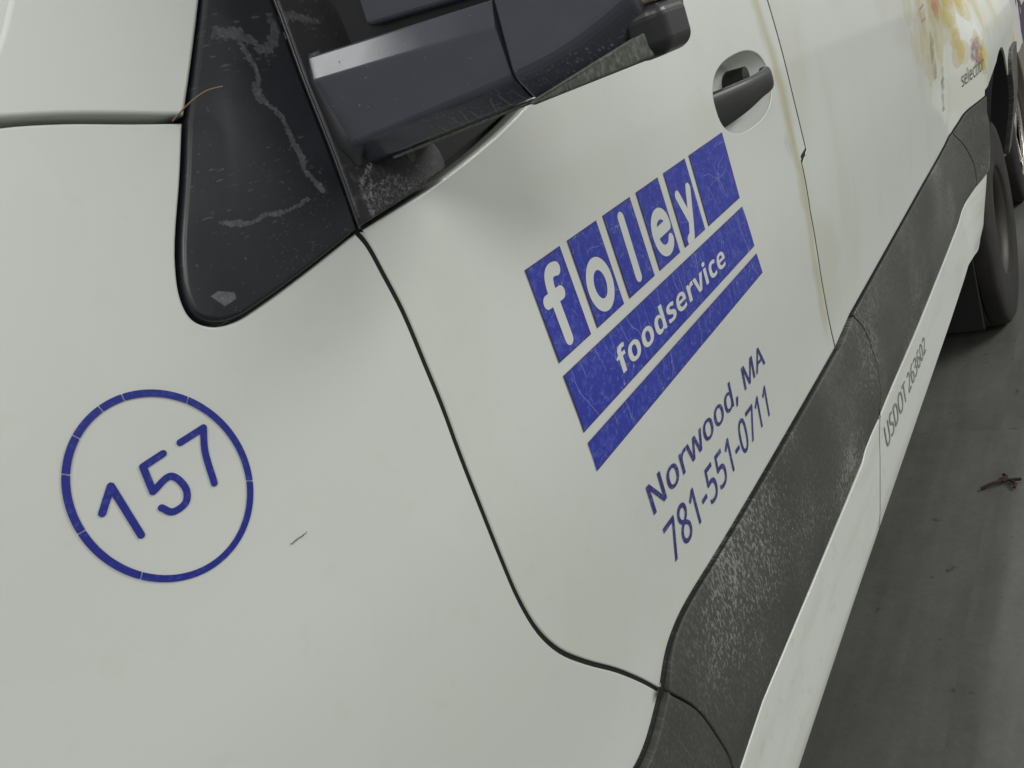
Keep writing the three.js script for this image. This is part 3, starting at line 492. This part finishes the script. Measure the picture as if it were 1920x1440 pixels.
const trimMat = grimyPlastic(trimBox, 4200, (x, S) => {
  const B = trimBox;
  stroke(x, S, B, [[-0.1584, 1.5517], [-0.1583, 1.5446], [-0.1577, 1.5345], [-0.1592, 1.5267], [-0.165, 1.5198], [-0.1626, 1.5121], [-0.1579, 1.5038], [-0.1576, 1.4964], [-0.159, 1.4863], [-0.1586, 1.4766], [-0.1605, 1.4697], [-0.1572, 1.4601], [-0.1555, 1.4563]], 0.0023, 0.0018, 0.38);
  stroke(x, S, B, [[-0.2271, 1.4596], [-0.2183, 1.4559], [-0.2094, 1.4536], [-0.2006, 1.4546], [-0.1908, 1.4526], [-0.1795, 1.4524], [-0.168, 1.4539]], 0.0016, 0.0014, 0.45);
  stroke(x, S, B, [[-0.1501, 1.5421], [-0.1398, 1.5423], [-0.1306, 1.5501], [-0.1283, 1.559]], 0.0026, 0.003, 0.3);
  stroke(x, S, B, [[-0.168, 1.556], [-0.155, 1.552], [-0.148, 1.545]], 0.003, 0.004, 0.3);
  x.globalAlpha = 0.6; x.beginPath(); [[-0.2533, 1.4267], [-0.2483, 1.4276], [-0.2402, 1.4232], [-0.2413, 1.4198], [-0.2494, 1.4188]].forEach(([a, b], i) => { const X = (a - B[0]) * S, Y = (B[1] + B[3] - b) * S; i ? x.lineTo(X, Y) : x.moveTo(X, Y); }); x.fill();
  specks(x, S, B, -0.26, -0.145, 1.412, 1.56, 160, 0.0006, 0.4); specks(x, S, B, -0.21, -0.15, 1.418, 1.45, 120, 0.0005, 0.45);
  specks(x, S, B, -0.235, -0.15, 1.445, 1.49, 70, 0.0004, 0.4, 5); specks(x, S, B, -0.2, -0.13, 1.53, 1.575, 60, 0.0004, 0.4, 6); specks(x, S, B, -0.27, -0.235, 1.405, 1.416, 60, 0.0005, 0.3);
}, [31, 33, 38], 0.34);
const bead = [[-0.143, 1.425], [-0.136, 1.47], [-0.129, 1.52], [-0.119, 1.569], [-0.1, 1.67], [-0.07, 1.75]];
panel('corner_trim', [...triLeft.slice().reverse().map((p) => p), ...[[-0.213, 1.516], [-0.165, 1.575], [-0.09, 1.665], [-0.07, 1.75]], ...bead.slice().reverse().slice(1)], trimMat, van, { f: (x, y) => flank(x, y) - 0.165 * Math.max(0, 0.018 - 0.8 * (x + 0.256 - 0.74 * (y - 1.452))), off: 0.0035, box: trimBox, gap: 0.0006, r: 0.003, depth: 0.022, max: 0.012 });
{
  const g = new THREE.TubeGeometry(new THREE.CatmullRomCurve3(bead.map(([x, y]) => new THREE.Vector3(x + 0.0006, y, flank(x, y) + 0.0035))), 60, 0.0011, 8);
  mesh('trim_bead', g, new THREE.MeshPhysicalMaterial({ color: 0x2c2d30, roughness: 0.35 }), van);
}

// ---------- door mirror ----------
const mirror = group('door_mirror', van);
const footBox = [-0.16, 1.41, 0.26, 0.36];
const footMat = grimyPlastic(footBox, 4200, (x, S) => {
  const B = footBox;
  stroke(x, S, B, [[-0.1097, 1.4592], [-0.1203, 1.4531], [-0.1273, 1.4473], [-0.1285, 1.4385], [-0.1275, 1.4255]], 0.0011, 0.003, 0.6);
  stroke(x, S, B, [[-0.116, 1.451], [-0.1235, 1.4405], [-0.122, 1.43]], 0.0008, 0.003, 0.5);
  specks(x, S, B, -0.13, -0.05, 1.428, 1.447, 900, 0.0007, 0.6); specks(x, S, B, -0.115, -0.06, 1.44, 1.46, 120, 0.0006, 0.35);
  x.globalAlpha = 0.75; x.beginPath(); x.ellipse((-0.0715 - B[0]) * S, (B[1] + B[3] - 1.4555) * S, 0.004 * S, 0.006 * S, 0.2, 0, 7); x.fill();
  stroke(x, S, B, [[-0.128, 1.558], [-0.125, 1.551], [-0.1225, 1.545]], 0.0013, 0.002, 0.8); stroke(x, S, B, [[-0.124, 1.556], [-0.11, 1.556], [-0.095, 1.549]], 0.002, 0.004, 0.25);
  specks(x, S, B, -0.11, -0.05, 1.54, 1.6, 260, 0.0009, 0.22);
}, [41, 41, 43], 0.45, (X, Y) => ss(0.5, 0.8, fbm(X * 300, Y * 300, 3)) * 26 * (1 - ss(1.455, 1.475, Y)));
panel('mirror_foot', [[-0.142, 1.4255], ...curve([[-0.05, 1.4335], [-0.043, 1.436], [-0.04, 1.446], [-0.045, 1.465], [-0.04, 1.6], [0.0, 1.75]], 4), [-0.07, 1.75], ...bead.slice().reverse().slice(1)], footMat, mirror, { off: 0.005, box: footBox, gap: 0.0004, r: 0.0035, depth: 0.018, max: 0.03 });
const uvByZY = (g, B) => { const p = g.attributes.position, t = g.attributes.uv; for (let i = 0; i < p.count; i++) t.setXY(i, (p.getZ(i) - B[0]) / B[2], (p.getY(i) - B[1]) / B[3]); return g; };
const softBlack = new THREE.MeshPhysicalMaterial({ color: 0x1b1b1d, roughness: 0.35 });
const mirBox = [-0.02, 1.44, 0.26, 0.34];
const mirMat = grimyPlastic(mirBox, 4600, (x, S) => {
  const B = mirBox;
  specks(x, S, B, 0.0, 0.22, 1.46, 1.53, 46, 0.0005, 0.8); specks(x, S, B, 0.04, 0.14, 1.459, 1.472, 260, 0.0005, 0.45); specks(x, S, B, 0.14, 0.21, 1.459, 1.474, 110, 0.0007, 0.6); specks(x, S, B, 0.195, 0.22, 1.465, 1.51, 90, 0.0008, 0.6);
  stroke(x, S, B, [[0.145, 1.462], [0.2, 1.461]], 0.0007, 0.002, 0.4);
  for (let k = 0; k < 14; k++) { const a = 0.05 + rnd() * 0.16; x.globalAlpha = 0.4; x.lineWidth = 2 + rnd() * 2; x.beginPath(); x.moveTo((a - B[0]) * S, (B[1] + B[3] - 1.459) * S); x.lineTo((a + (rnd() - 0.5) * 0.006 - B[0]) * S, (B[1] + B[3] - 1.464 - rnd() * 0.006) * S); x.stroke(); }
}, [67, 69, 78], 0.14);
const sweep = (g) => { const p = g.attributes.position; for (let i = 0; i < p.count; i++) p.setX(i, p.getX(i) + 0.35 * p.getZ(i)); g.computeVertexNormals(); return g; };   // the arm sweeps back as it reaches out
const section = (xf, yb, yt, xr, c, r) => rounded([[xf, yb + c], [xf + c * 0.85, yb], [xr, yb + 0.002], [xr, yt], [xf + 0.15 * (yt - yb - c), yt]], r, 4);
const droop = (g, y0) => { const p = g.attributes.position; for (let i = 0; i < p.count; i++) if (p.getY(i) > y0 && p.getY(i) < 1.6) p.setY(i, p.getY(i) - 0.14 * Math.max(0, p.getZ(i))); return g; };   // its upper edge falls towards the tip
const armSection = rounded([[-0.1225, 1.473], [-0.111, 1.4595], [-0.04, 1.4615], [-0.04, 1.532], [-0.1162, 1.532], [-0.1225, 1.518]], [0.003, 0.002, 0.004, 0.004, 0.001, 0.0012], 4);
mesh('mirror_arm', sweep(droop(uvByZY(extrude(armSection, -0.015, 0.11, 0.0), mirBox), 1.49)), mirMat, mirror);
mesh('mirror_housing', sweep(droop(uvByZY(extrude(rounded([[-0.11, 1.5365], [-0.04, 1.5365], [-0.04, 1.76], [-0.085, 1.76]], 0.005), 0.0315, 0.11, 0.003), mirBox), 1.49)), mirMat, mirror);
mesh('mirror_core', sweep(extrude(rounded([[-0.1, 1.463], [-0.045, 1.463], [-0.045, 1.75], [-0.075, 1.75], [-0.1, 1.56]], 0.004), 0.012, 0.17, 0)), softBlack, mirror);
const rise = (g) => { const p = g.attributes.position; for (let i = 0; i < p.count; i++) if (p.getY(i) < 1.5) { const t = Math.max(0, (p.getZ(i) - 0.116) / 0.0685); p.setY(i, p.getY(i) + 0.014 * t * t); } return g; };   // its lower edge curves up towards the tip
mesh('mirror_shell', sweep(uvByZY(rise(extrude(section(-0.1285, 1.4575, 1.77, -0.06, 0.016, [0.006, 0.004, 0.01, 0.02, 0.02]), 0.1135, 0.1845, 0.002, 8)), mirBox)), mirMat, mirror);
{
  // concave fillet between foot and arm
  const pos = [], idx = [], n = 8, rows = 14;
  for (let r = 0; r <= rows; r++) { const y = lerp(1.4605, 1.5325, r / rows), R = 0.003 + (lerp(0.0125, 0.0055, (y - 1.47) / 0.05)) * ss(1.46, 1.48, y), xf = -0.1225 + 0.45 * Math.max(0, y - 1.518); for (let k = 0; k <= n; k++) { const a = (k / n) * Math.PI / 2; pos.push(xf - R + R * Math.sin(a) + 0.35 * (0.004 + R), y, flank(-0.12, y) + 0.0052 + R - R * Math.cos(a)); } }
  for (let r = 0; r < rows; r++) for (let k = 0; k < n; k++) { const a = r * (n + 1) + k; idx.push(a, a + 1, a + n + 2, a, a + n + 2, a + n + 1); }
  const g = new THREE.BufferGeometry(); g.setAttribute('position', new THREE.Float32BufferAttribute(pos, 3)); g.setIndex(idx); g.computeVertexNormals();
  mesh('mirror_fillet', g, new THREE.MeshPhysicalMaterial({ color: 0x1c1d20, roughness: 0.4, side: THREE.DoubleSide }), mirror);
  const dirt = new THREE.MeshStandardMaterial({ map: texture(512, 64, (u, v) => { const k = 92 + (fbm(u * 60, v * 5, 4) - 0.5) * 70; return [k, k + 3, k - 4]; }), roughness: 0.8 });
  const edge = new RoundedBoxGeometry(0.05, 0.0024, 0.1, 2, 0.001); edge.translate(-0.083, 1.4575, 0.064); mesh('mirror_edge', sweep(edge), dirt, mirror);
  const edge2 = new RoundedBoxGeometry(0.045, 0.012, 0.07, 3, 0.0022); edge2.translate(-0.1, 1.4612, 0.149); { const p = edge2.attributes.position; for (let i = 0; i < p.count; i++) if (p.getY(i) > 1.4612) p.setY(i, p.getY(i) + lerp(-0.009, 0.003, ss(0.108, 0.19, p.getZ(i)))); } mesh('mirror_edge', sweep(edge2), dirt, mirror);
  const corner = new RoundedBoxGeometry(0.04, 0.028, 0.022, 4, 0.008); corner.translate(-0.102, 1.4685, 0.1825); mesh('mirror_corner', sweep(corner), softBlack, mirror);
  const lens = new RoundedBoxGeometry(0.024, 0.26, 0.012, 3, 0.004); lens.translate(-0.106, 1.612, 0.1865); mesh('indicator_lens', sweep(lens), new THREE.MeshPhysicalMaterial({ color: 0x8f8474, roughness: 0.25, clearcoat: 1 }), mirror);
}

// ---------- small litter ----------
const twigMat = new THREE.MeshStandardMaterial({ color: 0x34201a, roughness: 0.9 });
function tube(pts, r) { return new THREE.TubeGeometry(new THREE.CatmullRomCurve3(pts.map((p) => new THREE.Vector3(...p))), 14, r, 6); }
const straw = mesh('dry_straw', tube([[-0.222, 1.517, -0.012], [-0.216, 1.5215, 0.001], [-0.208, 1.524, 0.008], [-0.2, 1.5235, 0.012]], 0.00045), new THREE.MeshStandardMaterial({ color: 0x7d6758, roughness: 0.9 }), scene);
straw.userData = { label: 'thin brown straw caught in the seam beside the black corner trim', category: 'straw' };
const twig = mesh('dry_twig', mergeGeometries([tube([[1.66, 0.006, -0.02], [1.68, 0.012, 0.01], [1.7, 0.008, 0.04], [1.7, 0.012, 0.075]], 0.005), tube([[1.69, 0.01, 0.03], [1.715, 0.012, 0.038], [1.73, 0.008, 0.03]], 0.005), tube([[1.695, 0.01, 0.05], [1.68, 0.012, 0.062], [1.665, 0.006, 0.06]], 0.004)]), twigMat, scene);
twig.userData = { label: 'reddish brown broken twig lying on the grey floor', category: 'twig' };

// ---------- second vehicle parked behind ----------
{
  const v2 = group('parked_van', scene, [4.5, 0, 0]);
  v2.userData = { label: 'white van with yellow and purple paint parked behind the delivery van', category: 'van' };
  const f2 = (x, y) => -0.03 - 0.35 * Math.max(0, -x) ** 2.2 - 0.1 * Math.max(0, y - 1) ** 2;
  const arch = []; for (let i = 0; i <= 24; i++) { const t = lerp(1, 0, i / 24) * Math.PI; arch.push([0.42 * Math.cos(t), 0.36 + 0.42 * Math.sin(t)]); }
  const tx = texture(256, 256, (u, v) => { const n = (fbm(u * 9, v * 9, 3) - 0.5) * 0.3, s = u * 1.2 + v * 0.5 + n; if (v < 0.34 + n * 0.1) return [120, 112, 102]; return u + n * 0.1 < 0.13 ? [62, 42, 74] : u + n * 0.3 < 0.5 ? [224, 190, 40] : s > 1.2 && s < 1.4 ? [62, 42, 74] : [214, 212, 206]; });
  panel('body_side', [[-0.62, 0.36], ...arch, [2.5, 0.36], [2.5, 1.9], [0.6, 1.9], [0.3, 1.25], [-0.45, 1.1], [-0.62, 0.8]], paint(tx), v2, { f: f2, box: [-0.62, 0.3, 1.4, 1.3], r: 0.01, depth: 0.06, max: 0.15 });
  const core = new THREE.BoxGeometry(2.9, 1.2, 1.7); core.translate(1.9, 1.0, -1.05); mesh('inner_body', core, innerMetal, v2);
  const bump = new RoundedBoxGeometry(0.16, 0.34, 1.6, 3, 0.05); bump.translate(-0.62, 0.55, -0.95); mesh('bumper', bump, cladMat([0, 0, 1, 1], 64, 64), v2);
  const w = group('wheel', v2, [0, 0.36, -0.16]);
  mesh('tyre', tyreGeo(0.36, 0.22, 0.22), rubber, w);
  const sp = []; for (let k = 0; k < 5; k++) { const b = new RoundedBoxGeometry(0.05, 0.22, 0.03, 2, 0.01); b.translate(0, 0.115, 0.07); b.rotateZ(k * Math.PI * 0.4); sp.push(b); }
  const chrome = new THREE.MeshStandardMaterial({ color: 0xcfcac4, roughness: 0.25, metalness: 0.9 });
  mesh('spokes', mergeGeometries(sp), chrome, w);
  const ringG = new THREE.TorusGeometry(0.222, 0.012, 10, 48); ringG.translate(0, 0, 0.09); mesh('rim', ringG, chrome, w);
}

renderer.render(scene, camera);
